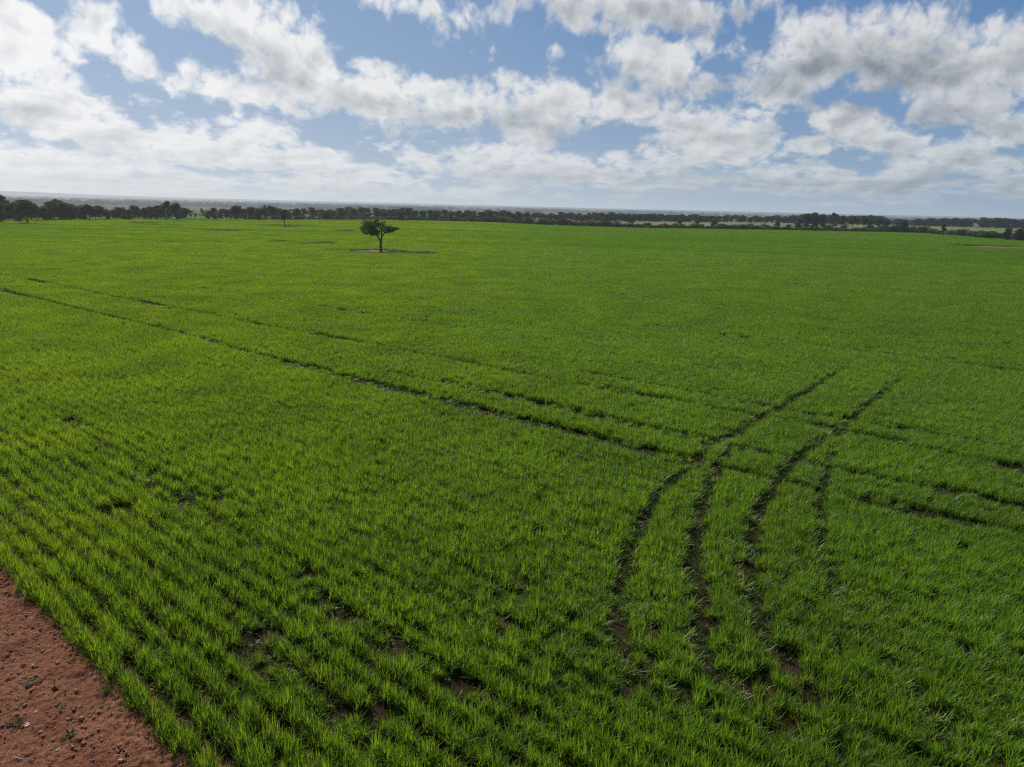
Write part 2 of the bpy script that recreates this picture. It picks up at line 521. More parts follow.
def build_wheat():
    r = np.random.default_rng(5)
    near = source('wheat_near', [wheat_strip('wheat_row_near', r, .13, 1, 70, 15, 3, spread=(.050 if i < 12 else .088), bushy=(.30 if i < 12 else .36)) for i in range(24)]
                  + [wheat_strip('wheat_row_crushed', r, .16, 1, 30, 8, 4, True) for _ in range(8)]
                  + [wheat_strip('wheat_row_stunted', r, .16, 1, 60, 9, 3, short=True, spread=.10) for _ in range(8)])
    mid = source('wheat_mid', [wheat_strip('wheat_row_mid', r, .5, 1, 58, 13, 3, spread=.078, bushy=.36, material=M_WHEAT_MID) for _ in range(12)])
    far = source('wheat_far', [wheat_strip('wheat_rows_far', r, 2.8, 6, 60, 11, 2, wmul=1.35, spread=.08, bushy=.36, material=M_WHEAT_FAR) for _ in range(8)])
    # near rows
    kk, u, w, x, y, d = survey(.125, 0, 130, 0, 36)
    amt, crush = track_amount(x, y, u, w)
    nz = vnoise(x, y, .35, 3.0); nz2 = vnoise(x, y, 1.6, 8.0)
    thin = np.clip((1.9 - d / 9), 0, 1) * np.exp(-((x - 3.2) / 2.6) ** 2) * .22      # poorer stand at the headland
    p = rng.uniform(0, 1, len(x))
    # the outer rows peter out here and there
    keep = (p > amt * 1.0) & (p > .01 + thin * .6 + np.clip(nz2 - .42, 0, 1) * 1.1)
    first = (kk == 0) & (w < 6.9) & (w > 5.6)
    keep &= ~(first & (rng.uniform(0, 1, len(x)) < .35))
    h = 1.06 + .30 * nz + .28 * nz2 + rng.normal(0, .12, len(x)); h = np.clip(h * (1 - .55 * amt), .26, 1.4)
    n = keep.sum()
    pos = np.stack([x, y, np.zeros(len(x))], 1)[keep]
    flip = rng.integers(0, 2, n) * math.pi
    rot = np.stack([rng.normal(0, .07, n), rng.normal(0, .07, n), ROW_ANGLE + flip + rng.normal(0, .06, n)], 1)
    wd = rng.uniform(.95, 1.15, n)
    scl = np.stack([wd, wd, h[keep]], 1); loose = rng.uniform(0, 1, n) < np.clip((u[keep] - 5.0) / 6.0, 0, 1); idx = rng.integers(0, 12, n) + 12 * loose
    # stunted plants inside the wheel ruts
    sk = (amt > .3) & (rng.uniform(0, 1, len(x)) < .72) & (u > 4.2)
    sp = np.stack([x, y, np.zeros(len(x)) + .004], 1)[sk]; q_ = len(sp)
    srot = np.stack([np.zeros(q_), np.zeros(q_), ROW_ANGLE + rng.integers(0, 2, q_) * math.pi], 1)
    ss_ = rng.uniform(.8, 1.3, (q_, 1)).repeat(3, 1)
    pos = np.concatenate([pos, sp]); rot = np.concatenate([rot, srot]); scl = np.concatenate([scl, ss_])
    idx = np.concatenate([idx, rng.integers(32, 40, q_)])
    # crushed leaves beside the wheel marks
    ck = (rng.uniform(0, 1, len(x)) < crush * .8)
    east = np.clip(1 - np.hypot(x - 5.2, (y - 8.5) / 2.2) / 1.3, 0, 1)
    ck |= rng.uniform(0, 1, len(x)) < east * .35
    cp = np.stack([x, y, np.zeros(len(x)) + .02], 1)[ck]; cp[:, :2] += rng.normal(0, .035, (len(cp), 2)); m = len(cp)
    crot = np.stack([np.zeros(m), np.zeros(m), rng.uniform(0, 6.28, m)], 1)
    cs = rng.uniform(.8, 1.2, (m, 1)).repeat(3, 1); cs[:, 2] *= rng.uniform(.9, 1.9, m)
    instancer('wheat_crop', near, np.concatenate([pos, cp]), np.concatenate([rot, crot]), np.concatenate([scl, cs]),
              np.concatenate([idx, rng.integers(24, 32, m)]), 'young green wheat in drilled rows beside the bare red soil', 'wheat crop')
    # middle distance
    kk, u, w, x, y, d = survey(.5, 0, 330, 36, 112)
    amt, crush = track_amount(x, y, u, w)
    nz = vnoise(x, y, .16, 5.0); p = rng.uniform(0, 1, len(x))
    keep = (p > amt * 1.05) & (p > .02 + np.clip(nz - .5, 0, 1))
    h = np.clip(1.0 + .22 * nz + rng.normal(0, .08, len(x)), .4, 1.35) * (1 - .5 * amt)
    n = keep.sum(); wd = rng.uniform(.95, 1.15, n)
    instancer('wheat_crop', mid, np.stack([x, y, np.zeros(len(x))], 1)[keep],
              np.stack([rng.normal(0, .05, n), rng.normal(0, .05, n), ROW_ANGLE + rng.integers(0, 2, n) * math.pi], 1),
              np.stack([wd, wd, h[keep]], 1), rng.integers(0, 12, n), 'green wheat across the middle of the field around the lone tree', 'wheat crop')
    # far side, strips of six rows
    U = np.arange(3, 380, ROW * 6); Wd = np.arange(-170, 330, 2.75)
    uu, ww = np.meshgrid(U, Wd, indexing='ij'); uu = uu.ravel(); ww = ww.ravel() + rng.uniform(-.1, .1, uu.size)
    x, y = to_xy(uu, ww); d = np.hypot(x, y)
    q = (d >= 112) & (y > 0) & wedge_ok(x, y, d) & in_poly(x, y, FIELD); x, y, uu, ww, d = x[q], y[q], uu[q], ww[q], d[q]
    amt, _ = track_amount(x, y, uu, ww)
    keep = rng.uniform(0, 1, len(x)) > amt
    nz = vnoise(x, y, .05, 2.0)
    h = (np.clip(1.0 + .25 * nz, .6, 1.3) * (1 - .4 * amt))[keep]; n = keep.sum()
    instancer('wheat_crop', far, np.stack([x, y, np.zeros(len(x))], 1)[keep],
              np.stack([np.zeros(n), np.zeros(n), ROW_ANGLE + rng.integers(0, 2, n) * math.pi], 1),
              np.stack([np.ones(n), np.ones(n), h], 1), rng.integers(0, 8, n), 'green wheat on the far side of the field below the treeline', 'wheat crop')


# ------------------------------------------------------------------ ground
def build_ground():
    s = 40000.0
    # one sheet, denser near the middle
    c = [-s, -6000, -1500, -300, -60, 0, 60, 300, 1500, 6000, s]
    V = [(a, b, 0) for b in c for a in c]; n = len(c)
    F = np.array([[j * n + i, j * n + i + 1, (j + 1) * n + i + 1, (j + 1) * n + i] for j in range(n - 1) for i in range(n - 1)])
    link('ground', mesh_np('ground', V, [F], M_GROUND), kind='structure', label='flat farmland ground reaching to the hazy horizon')
    # pasture strip beyond the shrubs on the right
    P = [(34, 300), (48, 352), (100, 400), (150, 450), (228, 452), (290, 432), (330, 380), (300, 300), (190, 262), (160, 300), (110, 305), (70, 285)]
    me = mesh_np('pasture', [(a, b, .03) for a, b in P], [np.arange(len(P))[None, :]], M_PADDOCK)
    link('pasture', me, kind='structure', label='pale green pasture strip behind the shrubs at the right')
    # bare red headland, real clods and hollows
    us = np.arange(-.6, 4.2, .017); ws = np.arange(3.4, 16.5, .017)
    nu, nw = len(us), len(ws); V = np.zeros((nu * nw, 3)); i = 0
    for u in us:
        for w in ws:
            x, y = to_xy(u, w)
            z = .030 + .030 * mn.noise(Vector((x * .9, y * .9, 1))) + .022 * mn.noise(Vector((x * 4, y * 4, 5)))
            t = mn.noise(Vector((x * 11, y * 11, 9))); z += .034 * t
            t2 = mn.noise(Vector((x * 30, y * 30, 2))); z += .026 * max(t2, -.12)
            e = min(u + .6, (3.42 + .05 * (w - 7) - u) * 2.5, w - 3.4, 16.5 - w)
            q = max(0.0, min(1, e / .4)); z = z * q - .01 * (1 - q)
            V[i] = (x, y, max(z, .005) if e > .05 else -.01); i += 1
    a = (np.arange(nu - 1)[:, None] * nw + np.arange(nw - 1)[None, :]).ravel()
    F = np.stack([a, a + nw, a + nw + 1, a + 1], 1)
    link('bare_soil', mesh_np('bare_soil', V, [F], M_SOIL, smooth=True), kind='structure', label='bare red soil at the corner of the field')


def rock_mesh(name, r, m, sub=2, flat=.6, jag=.35, rr=1.0):
    import bmesh
    bm = bmesh.new(); bmesh.ops.create_icosphere(bm, subdivisions=sub, radius=rr)
    o = Vector(r.uniform(-50, 50, 3))
    for v in bm.verts:
        v.co *= 1 + jag * mn.noise(v.co / rr * 1.1 + o) + jag * .5 * mn.noise(v.co / rr * 2.7 + o); v.co.z *= flat
    me = bpy.data.meshes.new(name); bm.to_mesh(me); bm.free(); me.materials.append(m); return me


def soil_h(x, y):
    return .030 + .030 * mn.noise(Vector((x * .9, y * .9, 1))) + .022 * mn.noise(Vector((x * 4, y * 4, 5)))


def build_clods():
    r = np.random.default_rng(3)
    protos = []
    for i in range(6):
        me = rock_mesh('clod_shape', r, M_CLOD, 1, .7, .5)
        v = np.array([q.co[:] for q in me.vertices]); f = np.array([list(p.vertices) for p in me.polygons]); protos.append((v, f))
        bpy.data.meshes.remove(me)
    VV, FF, off = [], [], 0
    for i in range(32000):
        u = r.uniform(-.6, 3.25) if i % 6 else r.uniform(3.2, 4.4)
        w = r.uniform(3.4, 17); x, y = to_xy(u, w)
        if mn.noise(Vector((x * 1.6, y * 1.6, 30))) < r.uniform(-.45, .35): continue
        v, f = protos[i % 6]; s = .005 + .024 * r.uniform(0, 1) ** 5
        a = r.uniform(0, 6.28); c, s_ = math.cos(a), math.sin(a)
        q = v * s * r.uniform(.7, 1.3, 3); q = np.stack([q[:, 0] * c - q[:, 1] * s_, q[:, 0] * s_ + q[:, 1] * c, q[:, 2]], 1)
        VV.append(q + (x, y, soil_h(x, y) + s * .3)); FF.append(f + off); off += len(v)
    me = mesh_np('soil_clods', np.concatenate(VV), [np.concatenate(FF)], M_CLOD, smooth=False)
    link('soil_clods', me, kind='stuff', label='small red clods scattered over the bare soil', category='soil clods')
    # pale stones
    for px, py, s, lab in [(31, 619, .035, 'flat pale stone on the red soil close to the first wheat row'),
                           (33, 666, .030, 'round white stone midway down the bare red soil'),
                           (27, 725, .045, 'largest white stone on the red soil beside a dark weed mat'),
                           (36, 711, .024, 'small pale stone just above the largest white stone'),
                           (121, 760, .030, 'brownish pale stone at the bottom edge of the red soil'),
                           (58, 751, .022, 'small pale stone below the grey rosette weed'),
                           (124, 710, .018, 'tiny pale stone beside the first wheat row above the red soil')]:
        x, y = ground_at(px, py, .03)
        link('stone', rock_mesh('stone', r, M_STONE, 2, .5, .6, s * .72), loc=(x, y, soil_h(x, y) + s * .25), rotz=r.uniform(0, 6),
             label=lab, category='stone', group='pale stones on the red soil')
    for px, py, s, fl, lab in [(145, 481, .11, .5, 'grey rock showing in a gap of the wheat'),
                               (138, 478, .07, .45, 'smaller dark rock beside the grey rock in the wheat gap')]:
        x, y = ground_at(px, py, .05)
        link('rock', rock_mesh('rock', r, M_DARKSTONE, 3, fl, .55, s), loc=(x, y, .05), rotz=r.uniform(0, 6), label=lab, category='rock')
    # weeds
    for px, py, kind, s, lab in [(70, 736, 'rosette', 1.0, 'grey green rosette weed on the bare red soil'),
                                 (107, 692, 'grass', 1.0, 'grassy weed tuft beside the first wheat row on red soil'),
                                 (14, 723, 'mat', 1.0, 'dark low weed mat beside the largest white stone'),
                                 (31, 683, 'mat', .8, 'thin grey weed mat below the round white stone'),
                                 (64, 705, 'mat', .5, 'small yellowish weed on the soil between two weed mats'),
                                 (109, 708, 'rosette', .45, 'small yellow green seedling at the foot of the first row'),
                                 (24, 640, 'mat', .6, 'faint weed mat between the two upper pale stones')]:
        x, y = ground_at(px, py, .03); z0 = soil_h(x, y) - .005
        n = {'rosette': 26, 'grass': 60, 'mat': 130}[kind]
        base = np.zeros((n, 3)); 
        if kind == 'mat': base[:, :2] = r.normal(0, .022, (n, 2)) * (1.4, .8)
        if kind == 'grass': base[:, :2] = r.normal(0, .03, (n, 2))
        base[:, 2] = .006
        L = {'rosette': r.uniform(.05, .10, n), 'grass': r.uniform(.06, .17, n), 'mat': r.uniform(.05, .13, n)}[kind]
        W = {'rosette': r.uniform(.012, .02, n), 'grass': r.uniform(.005, .009, n), 'mat': r.uniform(.006, .012, n)}[kind]
        lean = {'rosette': r.uniform(.7, 1.3, n), 'grass': r.uniform(.2, 1.2, n), 'mat': r.uniform(1.1, 1.55, n)}[kind]
        V, q, t, hh, nv = blades(r, n, base, L, W, lean, r.uniform(.1, .6, n), 3)
        me = mesh_np('weed', V * s, [q, t], M_WEED, {'tint': np.repeat(r.uniform(0, 1, n), nv)})
        o = link('weed', me, loc=(x, y, z0), rotz=r.uniform(0, 6), label=lab, category='weed', group='weeds on the bare soil')
        o.color = (1.5, 1.6, .8, 1) if ('yellow' in lab or kind == 'grass') else ((.5, .55, .5, 1) if 'dark' in lab else (1, 1, 1, 1))
    for pts, lab in [([(2, 767), (9, 752), (14, 745)], 'pale dry twig standing up at the lower left corner'),
                     ([(14, 758), (24, 760), (32, 757)], 'thin dry twig lying on the red soil near the corner')]:
        P = []
        for i, (px, py) in enumerate(pts):
            z = .04 + (.05 * i if 'standing' in lab else 0); x, y = ground_at(px, py, z); P.append((x, y, z + .01))
        c = tuple(P[0]); V, F, tw = tube([Vector(p) - Vector(c) for p in P], [.005, .004, .002], 5)
        link('twig', mesh_np('twig', V, F, M_TWIG, smooth=True), loc=c, label=lab, category='twig')


def tube(pts, rad, n=7):
    V = []; 
    for i, p in enumerate(pts):
        d = (pts[min(i + 1, len(pts) - 1)] - pts[max(i - 1, 0)]).normalized()
        a = d.orthogonal().normalized() if i == 0 else (a - d * a.dot(d)).normalized()
        b = d.cross(a)
        for k in range(n):
            t = 2 * math.pi * k / n; V.append(p + (a * math.cos(t) + b * math.sin(t)) * rad[i])
    F = [(i * n + k, i * n + (k + 1) % n, (i + 1) * n + (k + 1) % n, (i + 1) * n + k) for i in range(len(pts) - 1) for k in range(n)]
    F = [np.array(F)]
    V.append(pts[-1]); top = len(V) - 1
    F.append(np.array([((len(pts) - 1) * n + k, (len(pts) - 1) * n + (k + 1) % n, top) for k in range(n)]))
    return np.array([v[:] for v in V]), F, None


# ------------------------------------------------------------------ trees
def leaf_cloud(r, clumps, per, size, flat=.75):
    """leaf sprays: small quads filling uneven clumps. clumps: (centre, radii)"""
    C, T = [], []
    for (c, rad, dens) in clumps:
        n = int(per * dens); d = r.normal(0, 1, (n, 3)); d /= np.linalg.norm(d, axis=1)[:, None]
        rr = r.uniform(.25, 1.0, n) ** .55
        wob = np.array([1 + .35 * mn.noise(Vector(v * 1.7) + Vector(c)) for v in d])
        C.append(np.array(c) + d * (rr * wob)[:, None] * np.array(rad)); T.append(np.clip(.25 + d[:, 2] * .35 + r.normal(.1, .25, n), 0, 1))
    C = np.concatenate(C); T = np.concatenate(T); n = len(C)
    a = r.normal(0, 1, (n, 3)); a /= np.linalg.norm(a, axis=1)[:, None]
    b = np.cross(a, r.normal(0, 1, (n, 3))); b /= np.linalg.norm(b, axis=1)[:, None]
    s = (size * r.uniform(.5, 1.4, n))[:, None]
    V = np.stack([C - a * s, C - b * s * .45 + a * s * .1, C + a * s, C + b * s * .5 - a * s * .1], 1).reshape(-1, 3)
    F = np.arange(n * 4).reshape(-1, 4)
    return V, F, np.repeat(T, 4)


def join_tubes(parts):
    VV, Q, T, off = [], [], [], 0
    for V, F, _ in parts:
        VV.append(V); Q.append(F[0] + off); T.append(F[1] + off); off += len(V)
    return np.concatenate(VV), [np.concatenate(Q), np.concatenate(T)]


def make_crown(r, kind):
    """returns clumps, limb targets for a tree 1 m tall unit x 6"""
    cl = []
    if kind == 'spread':
        for i in range(22):
            a = r.uniform(0, 6.28); q = r.uniform(.2, 1.95); z = 4.6 - .32 * q * q * .5 + r.uniform(-1.9, .8)
            cl.append(((q * math.cos(a), q * math.sin(a), z), (r.uniform(.5, .95), r.uniform(.5, .95), r.uniform(.35, .62)), 1))
    elif kind == 'dense':
        for i in range(24):
            a = r.uniform(0, 6.28); q = r.uniform(.1, 1.6); z = r.uniform(.7, 5.3); q *= 1.05 - abs(z - 3.2) / 4.2
            cl.append(((q * math.cos(a), q * math.sin(a), z), (r.uniform(.7, 1.05), r.uniform(.7, 1.05), r.uniform(.55, .9)), 1))
    elif kind == 'thicket':
        for i in range(26):
            a = r.uniform(0, 6.28); q = r.uniform(.1, 1.7); z = r.uniform(.3, 5.2); q *= 1.05 - abs(z - 2.4) / 4.6
            cl.append(((q * math.cos(a), q * math.sin(a), z), (r.uniform(.6, 1.0), r.uniform(.6, 1.0), r.uniform(.5, .85)), 1))
    elif kind == 'tall':
        for i in range(11):
            a = r.uniform(0, 6.28); z = r.uniform(2.6, 5.7); q = r.uniform(.1, .95)
            cl.append(((q * math.cos(a), q * math.sin(a), z), (r.uniform(.4, .75), r.uniform(.4, .75), r.uniform(.35, .55)), .9))
    elif kind == 'ragged':
        for i in range(9):
            a = r.uniform(0, 6.28); z = r.uniform(2.4, 5.6); q = r.uniform(.2, 1.6)
            cl.append(((q * math.cos(a), q * math.sin(a), z), (r.uniform(.35, .7), r.uniform(.35, .7), r.uniform(.25, .5)), .7))
    return cl


def tree_meshes(r, kind, leaf=.17, per=190, bark=None):
    cl = make_crown(r, kind)
    V, F, T = leaf_cloud(r, cl, per, leaf)
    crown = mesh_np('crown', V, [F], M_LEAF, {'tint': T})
    h0 = {'spread': 2.3, 'dense': 1.2, 'thicket': .9, 'tall': 2.6, 'ragged': 2.0}[kind]
    lean = Vector((r.uniform(-.25, .25), r.uniform(-.25, .25), 0))
    fork = Vector((0, 0, h0)) + lean
    parts = [tube([Vector((0, 0, -.1)), Vector((0, 0, h0 * .5)) + lean * .3, fork], [.19, .14, .12], 7)]
    for i in r.choice(len(cl), min(7, len(cl)), replace=False):
        t = Vector(cl[i][0]); mid = fork.lerp(t, .5) + Vector(r.uniform(-.2, .2, 3)) + Vector((0, 0, .12))
        parts.append(tube([fork - Vector((0, 0, .1)), mid, t], [.085, .055, .02], 5))
    TV, TF = join_tubes(parts)
    trunk = mesh_np('trunk', TV, TF, bark or M_BARK, smooth=True)
    return crown, trunk


def bush_meshes(r, wide=1.3, high=1.0):
    cl = [((r.uniform(-wide, wide) * .7, r.uniform(-.7, .7), high * r.uniform(.3, .8)), (r.uniform(.4, .75), r.uniform(.4, .75), high * r.uniform(.3, .55)), 1)
          for _ in range(8)]
    V, F, T = leaf_cloud(r, cl, 130, .13); V[:, 2] = np.abs(V[:, 2])
    foliage = mesh_np('foliage', V, [F], M_BUSH, {'tint': T})
    parts = []
    for i in range(5):
        t = Vector(cl[i][0]); parts.append(tube([Vector((t.x * .3, t.y * .3, -.03)), t * .6, t], [.04, .03, .012], 5))
    TV, TF = join_tubes(parts)
    return foliage, mesh_np('stems', TV, TF, M_BARK, smooth=True)


def plant(name, crown, trunk, x, y, h, rz, label, cat, group=None, wide=1.0, color=(1, 1, 1, 1), parts=('crown', 'trunk'), unit=5.9):
    o = bpy.data.objects.new(name, None); COL.objects.link(o); o.empty_display_size = .3
    s = h / unit; o.location = (x, y, 0); o.rotation_euler = (0, 0, rz); o.scale = (s * wide, s * wide, s)
    o['label'] = label; o['category'] = cat
    if group: o['group'] = group
    for nm, me in zip(parts, (crown, trunk)):
        c = bpy.data.objects.new(nm, me); COL.objects.link(c); c.parent = o; c.color = color
    return o


def px_per_m(d): return 774.0 / d


def build_lone_tree():
    r = np.random.default_rng(77)
    cl = []
    for i in range(34):   # heavy western lobe
        a = r.uniform(0, 6.28); q = math.sqrt(r.uniform(0, 1)); z = r.uniform(-1, 1)
        cl.append(((-1.05 + 1.0 * q * math.cos(a) * math.sqrt(1 - .6 * z * z), 1.05 * q * math.sin(a), 2.65 + .66 * z), (r.uniform(.30, .55), r.uniform(.30, .55), r.uniform(.22, .36)), 1))
    for i in range(13):   # eastern lobe
        a = r.uniform(0, 6.28); q = math.sqrt(r.uniform(0, 1)); z = r.uniform(-1, 1)
        cl.append(((1.42 + .62 * q * math.cos(a), .55 * q * math.sin(a), 2.62 + .30 * z + .08 * math.cos(a)), (r.uniform(.25, .38), r.uniform(.25, .4), r.uniform(.16, .26)), 1))
    for i in range(6):    # open top
        cl.append(((r.uniform(-.55, .5), r.uniform(-.4, .4), r.uniform(3.2, 3.65)), (r.uniform(.2, .32), .25, .16), .45))
    for c in [(.35, .1, 2.95), (.1, -.2, 3.1), (.75, .1, 2.75), (.3, 0, 2.6), (-.5, .2, 3.2),  (.55, -.1, 2.35), (.8, .0, 2.42), (-.1, .2, 2.9), (-.35, -.1, 2.15)]:
        cl.append((c, (.34, .34, .24), .8))
    V, F, T = leaf_cloud(r, cl, 215, .060); V[:, 0] *= 1.07
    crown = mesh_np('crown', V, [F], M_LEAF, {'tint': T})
    fork = Vector((.02, 0, 1.25)); parts = []
    parts.append(tube([Vector((-.02, 0, -.1)), Vector((.0, 0, .15)), Vector((-.03, .02, .7)), fork, Vector((.12, 0, 1.75)), Vector((.1, .05, 2.3)), Vector((0, 0, 3.2))],
                      [.22, .16, .14, .13, .10, .07, .02], 9))
    parts.append(tube([Vector((0, 0, 1.15)), Vector((-.28, .05, 1.6)), Vector((-.5, 0, 1.95)), Vector((-1.0, .1, 2.6))], [.11, .09, .07, .02], 7))
    parts.append(tube([Vector((.10, 0, 1.7)), Vector((.4, -.05, 2.1)), Vector((.9, 0, 2.35)), Vector((1.5, .05, 2.6))], [.085, .07, .05, .015], 7))
    parts.append(tube([Vector((-.28, .05, 1.6)), Vector((-.3, -.1, 2.1)), Vector((-.6, -.3, 2.9))], [.07, .05, .015], 6))
    parts.append(tube([Vector((-.5, 0, 1.95)), Vector((-1.1, -.2, 2.2)), Vector((-1.7, -.3, 2.5))], [.05, .035, .012], 6))
    parts.append(tube([Vector((.1, .05, 2.3)), Vector((.3, .1, 2.8)), Vector((.4, .2, 3.4))], [.05, .03, .01], 6))
    for i in range(14):
        t = Vector(cl[int(r.integers(0, 39))][0]); s0 = Vector((-.6, 0, 2.1)) if t.x < 0 else Vector((.9, 0, 2.35))
        parts.append(tube([s0, s0.lerp(t, .5) + Vector(r.uniform(-.08, .08, 3)), t], [.03, .02, .008], 5))
    TV, TF = join_tubes(parts)
    trunk = mesh_np('trunk', TV, TF, M_BARK, smooth=True)
    plant('lone_tree', crown, trunk, TREE_XY[0], TREE_XY[1], 1.1, 0, 'lone dark tree with two uneven crown lobes standing out in the wheat', 'tree', unit=1.0, color=(1.55, 1.75, 1.15, 1))
    # rough grass ring left unsown round the trunk
    n = 2600; base = np.zeros((n, 3)); a = r.uniform(0, 6.28, n); q = np.sqrt(r.uniform(0, 1, n))
    base[:, 0] = .2 + 6.2 * q * np.cos(a); base[:, 1] = -.3 + 4.2 * q * np.sin(a)
    kp = np.array([mn.noise(Vector((b[0] * .8, b[1] * 1.6, 4))) > -.05 + .25 * math.sin(b[0] * .6 + 1.2) for b in base]); base = base[kp]; n = len(base)
    V, qd, t, hh, nv = blades(r, n, base, r.uniform(.1, .3, n), r.uniform(.02, .035, n), r.uniform(.1, .9, n), r.uniform(.1, .8, n), 3)
    me = mesh_np('rough_grass', V, [qd, t], M_WEED, {'tint': np.repeat(r.uniform(0, 1, n), nv)})
    link('rough_grass', me, loc=(TREE_XY[0], TREE_XY[1], 0), kind='stuff', label='rough dry grass under the lone tree', category='grass')
    # pale bare earth disc (irregular)
    ang = np.linspace(0, 2 * math.pi, 48, endpoint=False)
    P = [(TREE_XY[0] - 2.6 + 3.3 * math.cos(t) * (1 + .12 * math.sin(3 * t)), TREE_XY[1] + 1.3 + 2.6 * math.sin(t) * (1 + .15 * math.sin(5 * t)), .012) for t in ang]
    link('bare_earth', mesh_np('bare_earth', P, [np.arange(48)[None, :]], mat_simple('pale_earth', (.10, .08, .05), (.25, .20, .14), 1.2, .95, .05)),
         kind='structure', label='pale bare earth patch beside the lone tree')
    x, y = ground_at(1010, 247.5)
    P = [(x + 8 * math.cos(t) * (1 + .12 * math.sin(3 * t)), y + 4.0 * math.sin(t) * (1 + .2 * math.sin(4 * t)), .012) for t in ang]
    link('bare_earth', mesh_np('bare_earth', P, [np.arange(48)[None, :]], mat_simple('brown_earth', (.12, .085, .06), (.20, .145, .10), 1.2, .95, .05)),
         kind='structure', label='brown bare patch in the wheat at the right edge')


def build_trees():
    r = np.random.default_rng(21)
    lib = {}
    for kind in ('spread', 'dense', 'tall', 'ragged', 'thicket'):
        lib[kind] = [tree_meshes(r, kind, bark=(M_PALEBARK if (kind in ('tall', 'ragged') and i % 2) else M_BARK)) for i in range(5)]
    bushes = [bush_meshes(r, w_, h_) for w_, h_ in ((1.3, 1.0), (1.0, 1.25), (1.7, .9), (1.2, 1.1), (1.5, 1.0), (.9, 1.3), (1.4, .8))]

    def tr(name, kind, px, dist, hpx, label, group, wide=1.0, color=None, v=None):
        m = lib[kind][int(r.integers(0, 5)) if v is None else v]
        x, y = bearing(px, dist); h = hpx / px_per_m(dist)
        if color is None:
            g = r.uniform(.75, 1.2); color = (g * r.uniform(.9, 1.15), g, g * r.uniform(.85, 1.1), 1)
        return plant(name, m[0], m[1], x, y, h, r.uniform(0, 6.28), label, 'tree', group, wide, color)

    # -- small paddock tree
    x, y = ground_at(285, 226)
    m = lib['tall'][0]
    plant('small_tree', m[0], m[1], x, y, 3.9, 1.0, 'small slim tree alone at the far edge of the wheat', 'tree', None, 1.15, (.8, .95, .75, 1))
    # -- treeline, west end to the middle: top profile along the photograph (column, top row)
    prof = [(-60, 199), (0, 200), (10, 195), (22, 196), (30, 199), (45, 197), (56, 200), (64, 204), (70, 201), (80, 198), (90, 201), (100, 202), (115, 202), (125, 206),
            (132, 205), (145, 205), (153, 204), (165, 205), (180, 201), (190, 203), (198, 206), (206, 211), (214, 209), (222, 206), (235, 206), (246, 204), (258, 206),
            (265, 208), (275, 205), (282, 205), (292, 209), (304, 208), (311, 213), (318, 211), (325, 211), (336, 207), (348, 209), (360, 208), (372, 208), (385, 209), (395, 210),
            (406, 207), (414, 210), (422, 210), (434, 209), (447, 212), (459, 209), (466, 213), (474, 212), (486, 211), (495, 212), (503, 210), (512, 212), (530, 212),
            (560, 213), (600, 212), (640, 213)]
    basep = [(-60, 219), (0, 218), (130, 218), (250, 219), (350, 219.5), (420, 220), (500, 222), (560, 223), (640, 224)]
    P = lambda t, x: float(np.interp(x, [a for a, _ in t], [b for _, b in t]))

    def hz(px): return 206 + (px - 512) * .0232
    G1 = 'trees of the dense treeline at the left end'
    G2 = 'trees of the treeline behind the middle of the field'
    # front row, west: dense
    px = -52.0
    while px < 262:
        step = r.uniform(3.8, 6.5); px += step
        base = P(basep, px); dist = 6 / math.tan((base - hz(px)) / 774.0); top = P(prof, px) + .2 + r.uniform(-.4, 2.8)
        if 200 < px < 214 and r.uniform() < .6: continue
        kind = r.choice(['spread', 'dense', 'dense', 'dense', 'spread', 'tall'])
        xx = px
        tr('eucalyptus_tree', kind, xx, dist + r.uniform(2, 14), (base - top) - (3.4 if px < 60 else 1.0), 'dark tree in the dense left part of the treeline', G1, r.uniform(1.0, 1.45))
    px = -55.0
    while px < 262:
        px += r.uniform(4.5, 7)
        base = P(basep, px); dist = 6 / math.tan((base - hz(px)) / 774.0) + r.uniform(24, 46); top = P(prof, px) + r.uniform(1.0, 4)
        if 198 < px < 216: continue
        tr('eucalyptus_tree', 'thicket', px, dist, (base - 3.2 - top), 'dark tree in the dense left part of the treeline', G1, r.uniform(1.3, 1.8))
    feats = [(12, 21.5, 'spread', 1.25, 'tall broad tree rising above the left end of the treeline', 0, 236),
             (21, 20, 'spread', 1.1, 'broad flat topped tree second from the left end of the treeline', 1, 232),
             (47, 20.5, 'spread', 1.25, 'wide round crowned tree with clear trunk standing forward of the left treeline', 2, 192),
             (80, 18.5, 'spread', .95, 'tallest domed tree midway along the left treeline', 3, 226),
             (180, 18.5, 'tall', 1.2, 'narrow tree poking above the treeline left of the thin gap', 1, 225),
             (190, 17, 'dense', 1.0, 'rounded dark tree just right of the narrow peaked tree', 2, 225),
             (246, 15.5, 'spread', 1.0, 'domed tree rising left of the twin topped tree', 4, 235),
             (273, 15.5, 'ragged', 1.0, 'left stem of the open twin topped tall tree behind the small slim tree', 1, 240),
             (281, 15.5, 'spread', .85, 'right crown of the open twin topped tall tree behind the small slim tree', 3, 240)]
    for px, h, kind, wd, lab, v, dist in feats:
        tr('eucalyptus_tree', kind, px, dist, h, lab, None, wd, (.9, .95, .9, 1), v)
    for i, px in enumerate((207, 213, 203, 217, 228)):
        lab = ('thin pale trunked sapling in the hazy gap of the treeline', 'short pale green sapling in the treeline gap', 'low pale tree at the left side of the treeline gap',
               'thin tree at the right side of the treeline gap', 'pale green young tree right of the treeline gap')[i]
        tr('eucalyptus_tree', 'ragged', px, 232, r.uniform(9, 12), lab, None, 1.0, (2.1, 2.1, 1.5, 1), (1, 3, 1, 3, 1)[i])
